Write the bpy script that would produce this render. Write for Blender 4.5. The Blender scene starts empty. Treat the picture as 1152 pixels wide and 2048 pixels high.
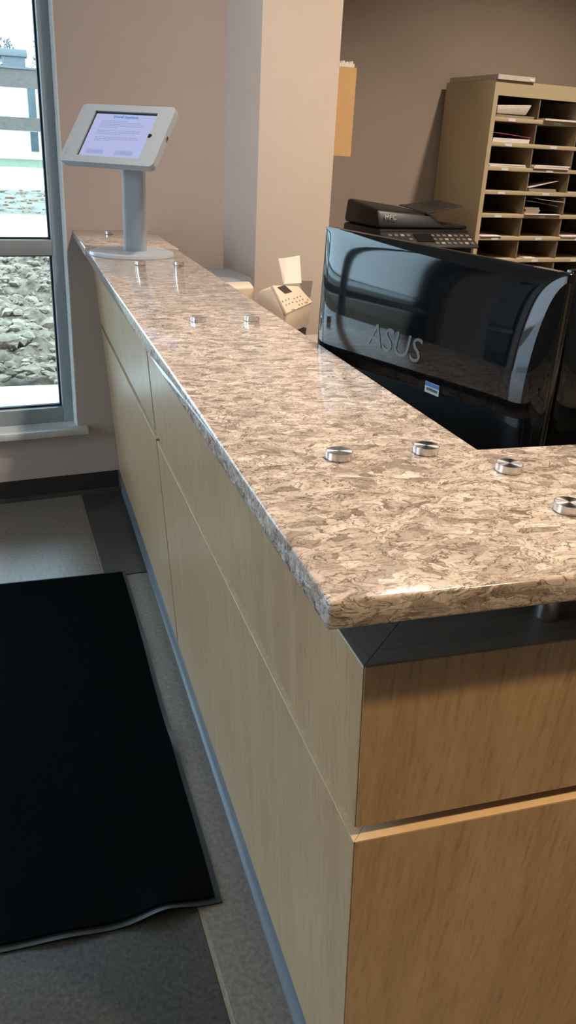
import bpy, bmesh, math, random
from mathutils import Vector, Matrix
import numpy as np
random.seed(7)
SC = bpy.context.scene
COL = SC.collection

# ------------------------------------------------------------------ camera
CAM = Vector((-0.2076, -0.4988, 1.3832)); YAW, PITCH, ROLL, FPX = 0.3282, -0.4218, 0.0533, 1618.1
fwd = Vector((math.sin(YAW)*math.cos(PITCH), math.cos(YAW)*math.cos(PITCH), math.sin(PITCH)))
r0 = Vector((math.cos(YAW), -math.sin(YAW), 0)); u0 = r0.cross(fwd)
rr = r0*math.cos(ROLL)+u0*math.sin(ROLL); uu = -r0*math.sin(ROLL)+u0*math.cos(ROLL)
cd = bpy.data.cameras.new('camera'); cam = bpy.data.objects.new('camera', cd); COL.objects.link(cam)
cd.sensor_fit = 'VERTICAL'; cd.sensor_height = 24; cd.lens = FPX*24/2048; cd.clip_start = .02; cd.clip_end = 500
cam.matrix_world = Matrix(((rr.x, uu.x, -fwd.x, CAM.x), (rr.y, uu.y, -fwd.y, CAM.y), (rr.z, uu.z, -fwd.z, CAM.z), (0, 0, 0, 1)))
SC.camera = cam
# ------------------------------------------------------------------ world, exposure
wd = bpy.data.worlds.new('overcast_sky'); SC.world = wd; wd.use_nodes = True
bg = wd.node_tree.nodes['Background']; bg.inputs[0].default_value = (.66, .82, 1.0, 1); bg.inputs[1].default_value = 7.6
vs = SC.view_settings; vs.view_transform = 'Standard'; vs.look = 'None'; vs.exposure = -0.07; vs.gamma = 1; vs.use_curve_mapping = False
LAMP_COL = (1.0, .825, .68); LOBBY_COL = (1.0, .71, .38)   # cooler office lamps, warmer lobby lamps
SC.cycles.caustics_reflective = False; SC.cycles.caustics_refractive = False
# downlights (x, y, watts); each is built with its fixture further down
DOWNLIGHTS = [('lobby', 0.95, -1.20, 38), ('lobby', -1.5, -1.3, 7), ('office', 2.26, 1.92, 46), ('office', .75, .5, 15), ('office', .70, 1.50, 25), ('office', 3.4, 0.6, 16)]
CEIL = 3.2

# ------------------------------------------------------------------ materials
MATS = {}
def nt(name):
    m = bpy.data.materials.new(name); m.use_nodes = True; MATS[name] = m
    t = m.node_tree; return m, t, t.nodes['Principled BSDF']
def mat(name, col, rough=.5, metal=0., spec=.5, noise=0., nscale=30., bump=0., bscale=200., stretch=(1, 1, 1), col2=None, coat=0., emit=None, estr=0., aniso=0.):
    m, t, p = nt(name); N = t.nodes; L = t.links
    p.inputs['Base Color'].default_value = (*col, 1); p.inputs['Roughness'].default_value = rough
    p.inputs['Metallic'].default_value = metal; p.inputs['Specular IOR Level'].default_value = spec
    p.inputs['Coat Weight'].default_value = coat; p.inputs['Coat Roughness'].default_value = .05
    if emit: p.inputs['Emission Color'].default_value = (*emit, 1); p.inputs['Emission Strength'].default_value = estr
    if noise or col2 or bump:
        tc = N.new('ShaderNodeTexCoord'); mp = N.new('ShaderNodeMapping'); mp.inputs['Scale'].default_value = stretch
        L.new(tc.outputs['Object'], mp.inputs['Vector'])
    if noise or col2:
        nz = N.new('ShaderNodeTexNoise'); nz.inputs['Scale'].default_value = nscale; nz.inputs['Detail'].default_value = 6; nz.inputs['Roughness'].default_value = .65
        L.new(mp.outputs[0], nz.inputs['Vector'])
        rp = N.new('ShaderNodeValToRGB'); L.new(nz.outputs['Fac'], rp.inputs[0]); L.new(rp.outputs[0], p.inputs['Base Color'])
        c2 = col2 or tuple(c*(1+noise) for c in col); c1 = col if col2 else tuple(c*(1-noise) for c in col)
        rp.color_ramp.elements[0].position = .3; rp.color_ramp.elements[1].position = .7
        rp.color_ramp.elements[0].color = (*c1, 1); rp.color_ramp.elements[1].color = (*c2, 1)
    if bump:
        b = N.new('ShaderNodeTexNoise'); b.inputs['Scale'].default_value = bscale; b.inputs['Detail'].default_value = 4; L.new(mp.outputs[0], b.inputs['Vector'])
        bp = N.new('ShaderNodeBump'); bp.inputs['Strength'].default_value = bump; bp.inputs['Distance'].default_value = .004
        L.new(b.outputs['Fac'], bp.inputs['Height']); L.new(bp.outputs[0], p.inputs['Normal'])
    return m

def ramp(N, stops):
    r = N.new('ShaderNodeValToRGB'); e = r.color_ramp.elements
    e[0].position, e[0].color = stops[0][0], (*stops[0][1], 1); e[1].position, e[1].color = stops[-1][0], (*stops[-1][1], 1)
    for pos, c in stops[1:-1]:
        k = e.new(pos); k.color = (*c, 1)
    return r
def quartz():
    m, t, p = nt('quartz'); N = t.nodes; L = t.links
    tc = N.new('ShaderNodeTexCoord')
    def noise(scale, detail, rough, vec, dist=0.):
        n = N.new('ShaderNodeTexNoise'); n.inputs['Scale'].default_value = scale; n.inputs['Detail'].default_value = detail; n.inputs['Roughness'].default_value = rough; n.inputs['Distortion'].default_value = dist
        L.new(vec, n.inputs['Vector']); return n
    mp = N.new('ShaderNodeMapping'); mp.inputs['Scale'].default_value = (.72, 1.15, 1.5); mp.inputs['Rotation'].default_value = (0, 0, .25); L.new(tc.outputs['Object'], mp.inputs['Vector'])
    # warp the coordinates so that flakes curl
    w = noise(16, 3, .6, mp.outputs[0])
    sb = N.new('ShaderNodeVectorMath'); sb.operation = 'SUBTRACT'; L.new(w.outputs['Color'], sb.inputs[0]); sb.inputs[1].default_value = (.5, .5, .5)
    scl = N.new('ShaderNodeVectorMath'); scl.operation = 'SCALE'; L.new(sb.outputs[0], scl.inputs[0]); scl.inputs['Scale'].default_value = .055
    ad = N.new('ShaderNodeVectorMath'); ad.operation = 'ADD'; L.new(mp.outputs[0], ad.inputs[0]); L.new(scl.outputs[0], ad.inputs[1])
    vo = N.new('ShaderNodeTexVoronoi'); vo.inputs['Scale'].default_value = 80; vo.inputs['Randomness'].default_value = 1; L.new(ad.outputs[0], vo.inputs['Vector'])
    sep = N.new('ShaderNodeSeparateColor'); L.new(vo.outputs['Color'], sep.inputs[0])
    base = ramp(N, [(0., (.27, .225, .19)), (.14, (.38, .325, .28)), (.32, (.53, .455, .395)), (.7, (.61, .53, .465)), (1., (.76, .68, .61))]); L.new(sep.outputs['Red'], base.inputs[0])
    # brown veins following a noise contour
    def vein(scale, width, seed, dist):
        mv = N.new('ShaderNodeMapping'); mv.inputs['Location'].default_value = (seed, seed*.7, seed*1.3); L.new(ad.outputs[0], mv.inputs['Vector'])
        n = noise(scale, 4, .55, mv.outputs[0], dist)
        a = N.new('ShaderNodeMath'); a.operation = 'SUBTRACT'; L.new(n.outputs['Fac'], a.inputs[0]); a.inputs[1].default_value = .5
        b = N.new('ShaderNodeMath'); b.operation = 'ABSOLUTE'; L.new(a.outputs[0], b.inputs[0])
        r = N.new('ShaderNodeMapRange'); r.inputs['From Min'].default_value = 0; r.inputs['From Max'].default_value = width; r.inputs['To Min'].default_value = 1; r.inputs['To Max'].default_value = 0; L.new(b.outputs[0], r.inputs['Value']); return r.outputs[0]
    v1 = vein(38, .020, 3.1, .8); v2 = vein(80, .030, 8.7, .6)
    patch = noise(38, 5, .6, ad.outputs[0]); pr = ramp(N, [(.42, (0, 0, 0)), (.66, (1, 1, 1))]); L.new(patch.outputs['Fac'], pr.inputs[0])
    def mix(f, a, b, fac=1.):
        x = N.new('ShaderNodeMix'); x.data_type = 'RGBA'
        mu = N.new('ShaderNodeMath'); mu.operation = 'MULTIPLY'; L.new(f, mu.inputs[0]); mu.inputs[1].default_value = fac
        L.new(mu.outputs[0], x.inputs[0]); L.new(a, x.inputs[6])
        if isinstance(b, tuple): x.inputs[7].default_value = (*b, 1)
        else: L.new(b, x.inputs[7])
        return x.outputs[2]
    c = mix(pr.outputs[0], base.outputs[0], (.30, .245, .20), .42)
    c = mix(v1, c, (.115, .078, .055), .95); c = mix(v2, c, (.18, .135, .10), .72)
    fine = noise(260, 3, .6, tc.outputs['Object']); fr = ramp(N, [(.36, (.75, .72, .7)), (.6, (1.05, 1.05, 1.05))]); L.new(fine.outputs['Fac'], fr.inputs[0])
    mm = N.new('ShaderNodeMix'); mm.data_type = 'RGBA'; mm.blend_type = 'MULTIPLY'; mm.inputs[0].default_value = .6; L.new(c, mm.inputs[6]); L.new(fr.outputs[0], mm.inputs[7])
    L.new(mm.outputs[2], p.inputs['Base Color']); p.inputs['Roughness'].default_value = .10; p.inputs['Specular IOR Level'].default_value = .5
    return m
def wood():
    m, t, p = nt('maple_laminate'); N = t.nodes; L = t.links
    tc = N.new('ShaderNodeTexCoord'); mp = N.new('ShaderNodeMapping'); mp.inputs['Scale'].default_value = (1, 1, .012); L.new(tc.outputs['Object'], mp.inputs['Vector'])
    n1 = N.new('ShaderNodeTexNoise'); n1.inputs['Scale'].default_value = 170; n1.inputs['Detail'].default_value = 5; n1.inputs['Roughness'].default_value = .7; L.new(mp.outputs[0], n1.inputs['Vector'])
    n2 = N.new('ShaderNodeTexNoise'); n2.inputs['Scale'].default_value = 22; n2.inputs['Detail'].default_value = 3; L.new(mp.outputs[0], n2.inputs['Vector'])
    a = ramp(N, [(.27, (.31, .205, .11)), (.45, (.46, .315, .18)), (.72, (.53, .375, .225))]); L.new(n1.outputs['Fac'], a.inputs[0])
    b = ramp(N, [(.35, (.90, .88, .86)), (.65, (1.04, 1.04, 1.04))]); L.new(n2.outputs['Fac'], b.inputs[0])
    x = N.new('ShaderNodeMix'); x.data_type = 'RGBA'; x.blend_type = 'MULTIPLY'; x.inputs[0].default_value = 1; L.new(a.outputs[0], x.inputs[6]); L.new(b.outputs[0], x.inputs[7])
    L.new(x.outputs[2], p.inputs['Base Color']); p.inputs['Roughness'].default_value = .34
    return m
def glass():
    m = bpy.data.materials.new('window_glass'); m.use_nodes = True; t = m.node_tree; N = t.nodes; L = t.links; N.clear()
    o = N.new('ShaderNodeOutputMaterial'); tr = N.new('ShaderNodeBsdfTransparent'); tr.inputs[0].default_value = (.90, .97, .96, 1)
    g = N.new('ShaderNodeBsdfGlossy'); g.inputs['Roughness'].default_value = .02; f = N.new('ShaderNodeFresnel'); f.inputs[0].default_value = 1.45
    x = N.new('ShaderNodeMixShader'); L.new(f.outputs[0], x.inputs[0]); L.new(tr.outputs[0], x.inputs[1]); L.new(g.outputs[0], x.inputs[2]); L.new(x.outputs[0], o.inputs[0]); MATS['glass'] = m; return m
def brushed(name, radial):
    m, t, p = nt(name); N = t.nodes; L = t.links
    p.inputs['Base Color'].default_value = (.72, .71, .70, 1); p.inputs['Metallic'].default_value = 1; p.inputs['Roughness'].default_value = .27
    if radial:
        p.inputs['Anisotropic'].default_value = .85
        tg = N.new('ShaderNodeTangent'); tg.direction_type = 'RADIAL'; tg.axis = 'Z'; L.new(tg.outputs[0], p.inputs['Tangent'])
    return m
QUARTZ = quartz(); WOOD = wood(); GLASS = glass(); CAPTOP = brushed('brushed_cap', True); ALU = brushed('turned_aluminium', False)
WOODEDGE = mat('maple_edge', (.86, .64, .40), .5, noise=.08, nscale=60)
DARKTOP = mat('dark_laminate', (.175, .16, .135), .5, noise=.25, nscale=90, stretch=(1, .08, 1))
DARKTOP2 = mat('dark_laminate_cross', (.15, .13, .105), .5, noise=.25, nscale=90, stretch=(.08, 1, 1))
CORE = mat('cabinet_core', (.14, .08, .04), .8, noise=.2)
PAINT = mat('wall_paint', (.50, .43, .385), .75, noise=.02, nscale=6, bump=.12, bscale=260)
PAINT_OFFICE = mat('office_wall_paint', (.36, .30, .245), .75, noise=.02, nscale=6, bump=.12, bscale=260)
PAINT_COL = mat('column_paint', (.66, .565, .48), .75, noise=.02, nscale=6, bump=.12, bscale=260)
CEILM = mat('ceiling_tile', (.72, .70, .66), .9, noise=.04, nscale=80)
RUBBER = mat('rubber_base', (.030, .026, .023), .42, noise=.15, nscale=30)
RUBBER2 = mat('cabinet_cove_base', (.11, .135, .15), .30, noise=.1, nscale=30)
CONC_L = mat('light_concrete', (.14, .12, .10), .34, noise=.0, nscale=90, col2=(.27, .235, .20), bump=.05)
CONC_D = mat('dark_concrete', (.024, .024, .022), .30, nscale=110, col2=(.078, .079, .073), bump=.05)
GROUT = mat('joint_filler', (.42, .37, .30), .8, noise=.2)
CARPET = mat('mat_pile', (.0028, .0040, .0044), .95, spec=.02, noise=.35, nscale=260, bump=.9, bscale=420)
MATRUB = mat('mat_rubber', (.008, .009, .010), .5, noise=.2, nscale=40)
FRAME = mat('window_frame_paint', (.33, .38, .40), .42, noise=.03, nscale=20)
GASKET = mat('window_gasket', (.015, .02, .025), .6, noise=.1)
REVEAL = mat('window_reveal_paint', (.70, .72, .69), .6, noise=.03, nscale=20)
SILLM = mat('window_sill_paint', (.70, .75, .76), .45, noise=.03, nscale=20)
TABWHITE = mat('kiosk_enamel', (.34, .385, .42), .38, noise=.02, nscale=30, coat=.2)
BLACKG = mat('black_gloss', (.008, .008, .010), .12, noise=.1)
BLACKM = mat('black_plastic', (.007, .0065, .006), .42, noise=.15, nscale=50)
BLACKM2 = mat('dark_grey_plastic', (.020, .019, .018), .45, noise=.15, nscale=50)
SCREEN = mat('tablet_screen', (.05, .05, .06), .12, emit=(.56, .62, 1.0), estr=.72)
TITLE = mat('screen_blue_text', (.01, .10, .25), .4, emit=(.03, .24, .58), estr=.6)
GREYTXT = mat('screen_grey_text', (.03, .03, .05), .4, emit=(.36, .42, .74), estr=.72)
GREYBTN = mat('screen_button', (.03, .03, .05), .4, emit=(.44, .50, .84), estr=.72)
STICK = mat('grey_label_print', (.30, .33, .36), .5, noise=.2, nscale=400)
MONBACK = mat('monitor_back', (.004, .005, .006), .045, spec=.38, noise=.1)
LOGO = mat('monitor_logo', (.055, .07, .075), .28, spec=.6, noise=.05)
STICKB = mat('sticker_blue', (.06, .20, .46), .5, noise=.1, nscale=300)
STICKW = mat('sticker_white', (.62, .66, .66), .5, noise=.03)
INK = mat('ink_black', (.015, .015, .02), .6, noise=.1)
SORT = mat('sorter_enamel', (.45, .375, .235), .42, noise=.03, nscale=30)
SORTIN_SHADE = mat('sorter_inner_shade', (.028, .021, .013), .6, noise=.05, nscale=30)  # near-black: the shade deep in the pigeonholes is put into the colour
SORTDIV_SHADE = mat('sorter_divider_shade', (.20, .155, .095), .5, noise=.05, nscale=30)  # darker than the sorter enamel, slot shade painted into the dividers
PAPER = mat('paper_white', (.76, .70, .64), .8, noise=.04, nscale=50)
PAPERG = mat('paper_grey', (.52, .47, .41), .8, noise=.05, nscale=50)
PAPERD = mat('paper_dim', (.30, .25, .19), .8, noise=.06, nscale=50)
PINK = mat('folder_pink', (.45, .13, .20), .7, noise=.06, nscale=50)
KRAFT = mat('kraft_card', (.56, .34, .145), .7, noise=.05, nscale=25)
FAXM = mat('beige_plastic', (.64, .525, .41), .45, noise=.02, nscale=30)
FAXD = mat('taupe_plastic', (.14, .115, .095), .5, noise=.03, nscale=30)
KEYM = mat('key_grey', (.30, .25, .21), .5, noise=.05)
KEYG = mat('key_green', (.20, .52, .28), .5, noise=.05)
KEYR = mat('key_red', (.72, .13, .10), .5, noise=.05)
LCD = mat('lcd_dark', (.055, .05, .045), .2, noise=.1)
GREYP = mat('pale_grey_plastic', (.215, .235, .275), .45, noise=.02, nscale=30)
DESK = mat('desk_laminate', (.36, .34, .33), .4, noise=.05, nscale=40)
DESKD = mat('desk_base_laminate', (.16, .12, .09), .6, noise=.08, nscale=30)
SILVER = mat('silver_print', (.50, .48, .45), .35, metal=.5, noise=.05)
BRICK = mat('far_brick', (.10, .08, .07), .9, nscale=4, col2=(.15, .125, .11), stretch=(1, 1, 5))
FARWHITE = mat('far_white_panel', (.80, .82, .82), .7, noise=.03, nscale=3)
FARGLASS = mat('far_window', (.045, .07, .08), .12, noise=.4, nscale=.7)
FARHOOD = mat('far_hood', (.135, .15, .155), .7, noise=.05)
FARROOF = mat('far_roof', (.13, .14, .15), .8, noise=.1)
GRASS = mat('lawn', (.085, .115, .065), .95, noise=.25, nscale=2)
SCRUB = mat('scrub_soil', (.06, .065, .042), .95, nscale=1.6, col2=(.20, .19, .15), bump=.3, bscale=5)
ROAD = mat('pale_paving', (.64, .64, .62), .85, noise=.06, nscale=1.5)
SOIL = mat('rubble_soil', (.024, .018, .010), .95, nscale=11, col2=(.24, .19, .135), bump=1., bscale=30)
ROCK = mat('rubble_stone', (.08, .062, .042), .9, nscale=8, col2=(.33, .27, .20), bump=.6, bscale=25)
TRUNK = mat('bark', (.07, .055, .045), .9, noise=.2)
LEAF = mat('bare_twigs', (.115, .12, .125), .9, noise=.25, nscale=3)
LENS = mat('lamp_lens', (.9, .85, .75), .4, emit=LAMP_COL, estr=14)
LAMPTRIM = mat('lamp_trim', (.78, .76, .72), .4, noise=.02)

# ------------------------------------------------------------------ mesh helpers
class MB:
    def __init__(s): s.bm = bmesh.new()
    def box(s, x0, x1, y0, y1, z0, z1, bev=0., seg=2, M=None):
        b = bmesh.new(); vs_ = [b.verts.new((x, y, z)) for x in (x0, x1) for y in (y0, y1) for z in (z0, z1)]
        for f in ((0, 1, 3, 2), (4, 6, 7, 5), (0, 4, 5, 1), (2, 3, 7, 6), (0, 2, 6, 4), (1, 5, 7, 3)): b.faces.new([vs_[i] for i in f])
        s._add(b, bev, seg, M); return s
    def hexa(s, P, bev=0., seg=2, M=None):       # P: 4 bottom points then 4 top points, same order
        b = bmesh.new(); v = [b.verts.new(p) for p in P]
        for f in ((3, 2, 1, 0), (4, 5, 6, 7), (0, 1, 5, 4), (1, 2, 6, 5), (2, 3, 7, 6), (3, 0, 4, 7)): b.faces.new([v[i] for i in f])
        s._add(b, bev, seg, M); return s
    def prism(s, pts, z0, z1, bev=0., seg=2, M=None):
        b = bmesh.new(); lo = [b.verts.new((x, y, z0)) for x, y in pts]; hi = [b.verts.new((x, y, z1)) for x, y in pts]; n = len(pts)
        b.faces.new(lo[::-1]); b.faces.new(hi)
        for i in range(n): b.faces.new([lo[i], lo[(i+1) % n], hi[(i+1) % n], hi[i]])
        s._add(b, bev, seg, M); return s
    def cyl(s, x, y, z0, z1, r, r2=None, n=40, bev=0., sy=1., M=None):
        r2 = r if r2 is None else r2; b = bmesh.new()
        lo = [b.verts.new((x+r*math.cos(2*math.pi*i/n), y+sy*r*math.sin(2*math.pi*i/n), z0)) for i in range(n)]
        hi = [b.verts.new((x+r2*math.cos(2*math.pi*i/n), y+sy*r2*math.sin(2*math.pi*i/n), z1)) for i in range(n)]
        b.faces.new(lo[::-1]); b.faces.new(hi)
        for i in range(n): b.faces.new([lo[i], lo[(i+1) % n], hi[(i+1) % n], hi[i]])
        if bev:
            e = [e for e in b.edges if abs(e.verts[0].co.z-e.verts[1].co.z) < 1e-6]
            bmesh.ops.bevel(b, geom=e, offset=bev, segments=2, affect='EDGES', profile=.5)
        s._add(b, 0, 1, M); return s
    def grid(s, rows, M=None, close=False):      # rows of points
        b = bmesh.new(); V = [[b.verts.new(p) for p in r] for r in rows]
        for i in range(len(V)-1):
            for j in range(len(V[0])-1): b.faces.new([V[i][j], V[i][j+1], V[i+1][j+1], V[i+1][j]])
        s._add(b, 0, 1, M); return s
    def _add(s, b, bev, seg, M):
        if bev: bmesh.ops.bevel(b, geom=b.edges[:], offset=bev, segments=seg, affect='EDGES', profile=.5)
        bmesh.ops.recalc_face_normals(b, faces=b.faces[:])
        if M is not None: bmesh.ops.transform(b, matrix=M, verts=b.verts[:])
        me = bpy.data.meshes.new('t'); b.to_mesh(me); b.free(); s.bm.from_mesh(me); bpy.data.meshes.remove(me)
    def build(s, name, m, parent=None, loc=(0, 0, 0), rz=0., smooth=True):
        me = bpy.data.meshes.new(name); s.bm.to_mesh(me); s.bm.free(); me.materials.append(m)
        if smooth:
            for p in me.polygons: p.use_smooth = True
            try: me.set_sharp_from_angle(angle=math.radians(32))
            except Exception: pass
        o = bpy.data.objects.new(name, me); COL.objects.link(o); o.parent = parent; o.location = loc; o.rotation_euler = (0, 0, rz); return o
def empty(name, loc, rz=0.):
    o = bpy.data.objects.new(name, None); COL.objects.link(o); o.location = loc; o.rotation_euler = (0, 0, rz); o.empty_display_size = .05; return o
def tag(o, label, cat, group=None, kind=None):
    o['label'] = label; o['category'] = cat
    if group: o['group'] = group
    if kind: o['kind'] = kind
    return o
def struct(o, label, cat): return tag(o, label, cat, kind='structure')
def copy_tree(o, parent=None):
    c = o.copy(); COL.objects.link(c); c.parent = parent
    for ch in list(o.children): copy_tree(ch, c)
    return c
def text_mesh(body, size, extrude=0., bold=0.):
    cu = bpy.data.curves.new('txt', 'FONT'); cu.body = body; cu.size = size; cu.align_x = 'CENTER'; cu.align_y = 'CENTER'; cu.extrude = extrude; cu.resolution_u = 3; cu.offset = bold
    o = bpy.data.objects.new('txt', cu); COL.objects.link(o); bpy.context.view_layer.update()
    me = bpy.data.meshes.new_from_object(o.evaluated_get(bpy.context.evaluated_depsgraph_get())); bpy.data.objects.remove(o); bpy.data.curves.remove(cu); return me
def mesh_obj(name, me, m, parent=None):
    me.materials.clear(); me.materials.append(m); o = bpy.data.objects.new(name, me); COL.objects.link(o); o.parent = parent; return o

# ------------------------------------------------------------------ frames of the place
H, T, HC, L0 = 1.067, .0266, .9457, 2.7822           # worktop top, thickness, cabinet top, distance to the end wall
WX, WY = .293, .2921                                 # inner corner of the worktop
XC, YC, SX, SY = .0704, .0746, .0827, .0863          # cabinet corner and the lean of its two faces
ZG1, ZG2, ZTOE, SEAM = .7194, .6973, .0811, 1.4389
TH = .1147; THR = -.0213
WD = Vector((math.cos(TH), math.sin(TH), 0)); ND = Vector((-math.sin(TH), math.cos(TH), 0)); O0 = Vector((0, L0, 0))
XR = Vector((math.cos(THR), math.sin(THR), 0))
def B(s, n, z=0.): return O0+WD*s+ND*n+Vector((0, 0, z))
def ywall(x): return L0+x*math.tan(TH)

# ------------------------------------------------------------------ the room
ZR = dict(loc=tuple(B(0, 0)), rz=TH)
SMIN, SMAX, NMIN, NB = -4.6, 4.3, -6.4, .40
WIN = [(-2.25, -.022), (-3.75, -2.72)]; WZ0, WZ1 = .272, 2.55
def wall_with_openings(mb, s0, s1, openings, n0, n1, z0, z1, axis='s', WZ0=WZ0, WZ1=WZ1):
    cuts = sorted(openings); cur = s0
    def bx(a, b, za, zb):
        if b-a < 1e-4: return
        if axis == 's': mb.box(a, b, n0, n1, za, zb)
        else: mb.box(n0, n1, a, b, za, zb)
    for a, b in cuts:
        bx(cur, a, z0, z1); bx(a, b, z0, WZ0); bx(a, b, WZ1, z1); cur = b
    bx(cur, s1, z0, z1)
mb = MB(); wall_with_openings(mb, SMIN, .60, WIN, 0, .24, 0, CEIL); struct(mb.build('wall_end', PAINT, smooth=False, **ZR), 'taupe painted end wall holding the window and the far counter end', 'wall')
mb = MB().box(.60, .90, -.341, NB+.1, 0, CEIL, .003); struct(mb.build('wall_column', PAINT_COL, **ZR), 'square painted column standing out from the end wall', 'column')
mb = MB().box(.90, SMAX, NB, NB+.12, 0, CEIL); struct(mb.build('wall_back', PAINT_OFFICE, smooth=False, **ZR), 'dim brown office wall behind the mail sorter', 'wall')
mb = MB().box(SMAX, SMAX+.12, NMIN, NB+.12, 0, CEIL); struct(mb.build('wall_right', PAINT_OFFICE, smooth=False, **ZR), 'plain office side wall on the right', 'wall')
WIN_ADDED = [(-2.35, -.12)]  # unseen side opening, added so that daylight reaches the counter front
mb = MB(); wall_with_openings(mb, NMIN, 0, WIN_ADDED, SMIN-.2, SMIN, 0, CEIL, 'n', .03, 2.95); struct(mb.build('wall_left', PAINT, smooth=False, **ZR), 'lobby side wall on the left with an added daylight window', 'wall')
mb = MB().box(SMIN-.2, SMAX+.12, NMIN-.12, NMIN, 0, CEIL); struct(mb.build('wall_rear', PAINT, smooth=False, **ZR), 'plain lobby wall behind the viewer', 'wall')
mb = MB().box(SMIN-.2, SMAX+.12, NMIN-.12, NB+.12, CEIL, CEIL+.1); struct(mb.build('ceiling', CEILM, smooth=False, **ZR), 'pale flat ceiling with recessed downlights', 'ceiling')
# floor: large sawn concrete squares in two tones with a pale filler in the joints
fl = MB().box(SMIN-.2, SMAX+.12, NMIN-.12, NB+.12, -.12, -.004).build('floor', GROUT, smooth=False, **ZR)
struct(fl, 'polished concrete floor in large light and dark squares', 'floor')
TS = 2.4; FA = .030; FX, FY = -.0085, 2.022
FD = Vector((math.cos(FA), math.sin(FA), 0)); FN = Vector((-math.sin(FA), math.cos(FA), 0))
c0, c1, c2, c3 = B(SMIN-.1, NMIN-.1), B(SMAX+.1, NMIN-.1), B(SMAX+.1, NB+.1), B(SMIN-.1, NB+.1)
def inside(p): return True
for i in range(-3, 3):
    for j in range(-4, 1):
        x0, x1 = i*TS+.0035, (i+1)*TS-.0035; y0, y1 = j*TS+.0035, (j+1)*TS-.0035
        if j == 0: y1 = .92+.12*i
        o = MB().box(x0, x1, y0, y1, -.02, 0, .0015, 1).build('floor_square', CONC_L if (i+j) % 2 else CONC_D, fl, smooth=False)
        # express the counter-aligned grid in the floor's own frame
        q = Matrix.Rotation(-TH, 4, 'Z')@(Vector((FX, FY, 0))-O0); o.location = q; o.rotation_euler = (0, 0, FA-TH)
# baseboards
def baseboard(mb, s0, s1, n, hgt=.0896):
    mb.hexa([(s0, n-.004, 0), (s1, n-.004, 0), (s1, n, 0), (s0, n, 0), (s0, n-.003, hgt), (s1, n-.003, hgt), (s1, n, hgt), (s0, n, hgt)])
    mb.hexa([(s0, n-.016, 0), (s1, n-.016, 0), (s1, n-.004, 0), (s0, n-.004, 0), (s0, n-.013, .004), (s1, n-.013, .004), (s1, n-.004, .016), (s0, n-.004, .016)])
mb = MB(); baseboard(mb, SMIN, .135, 0); struct(mb.build('baseboard_end', RUBBER, smooth=False, **ZR), 'dark rubber cove base along the wall under the window', 'baseboard')

# windows
def window(idx, s0, s1, axis='s', label='', WZ0=WZ0, WZ1=WZ1):
    # local frame: x along the wall, y outward, inner wall face at y=0, origin at right end (x=0 to -width)
    w = s1-s0; root = empty('window_%d' % idx, (0, 0, 0))
    if axis == 's': root.location = B(s1, 0); root.rotation_euler = (0, 0, TH)
    else: root.location = B(SMIN, s0); root.rotation_euler = (0, 0, TH+math.pi/2)
    struct(root, label, 'window')
    g = .004; F0, F1 = .068, .135            # frame depth
    zb, zt = WZ0+.03, WZ1-g
    fw = .041
    def bar(name, x0, x1, z0, z1, m=FRAME, y0=F0, y1=F1, bev=.003): return MB().box(x0, x1, y0, y1, z0, z1, bev).build(name, m, root)
    bar('frame_jamb', -fw-.004, -.004, zb, zt); bar('frame_jamb', -w+.004, -w+.004+fw, zb, zt)
    bar('frame_rail', -w+.004+fw, -fw-.004, zb, zb+.062); bar('frame_rail', -w+.004+fw, -fw-.004, zt-.06, zt)
    xs = [-fw-.004]; n = max(1, round(w/.85)); iw = (w-.008-2*fw)
    for k in range(1, n):
        xm = -fw-.004-iw*k/n; bar('mullion', xm-.026, xm+.026, zb+.062, zt-.06); xs += [xm+.026, xm-.026]
    xs.append(-w+.004+fw)
    ztr0, ztr1 = .966, 1.022
    for k in range(0, len(xs), 2):
        xr, xl = xs[k], xs[k+1]
        bar('transom', xl, xr, ztr0, ztr1)
        for z0, z1 in ((zb+.062, ztr0), (ztr1, zt-.06)):
            ga = MB(); t = .007
            for a in ((xl, xl+t, z0, z1), (xr-t, xr, z0, z1), (xl+t, xr-t, z0, z0+t), (xl+t, xr-t, z1-t, z1)): ga.box(a[0], a[1], F0+.03, F0+.05, a[2], a[3])
            ga.build('gasket', GASKET, root, smooth=False)
            MB().box(xl+t, xr-t, F0+.038, F0+.044, z0+t, z1-t).build('pane', GLASS, root, smooth=False)
    # painted reveal liners and the stool
    lin = MB(); lin.box(-.004, 0, 0, .235, WZ0+.03, WZ1); lin.box(-w, -w+.004, 0, .235, WZ0+.03, WZ1); lin.box(-w+.004, -.004, 0, .235, WZ1-.004, WZ1); lin.build('reveal', REVEAL, root, smooth=False)
    st = MB().prism([(.034, -.038), (.034, -.001), (-.0005, -.001), (-.0005, .22), (-w+.0005, .22), (-w+.0005, -.001), (-w-.034, -.001), (-w-.034, -.038)], WZ0+.002, WZ0+.030, .003)
    st.build('sill', SILLM, root)
    return root
window(1, *WIN[0], label='grey framed window beside the counter end with a transom bar')
window(2, *WIN[1], label='grey framed window farther along the end wall')
window(3, *WIN_ADDED[0], axis='n', label='added tall side window, out of view, bringing in daylight', WZ0=.03, WZ1=2.95)

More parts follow.
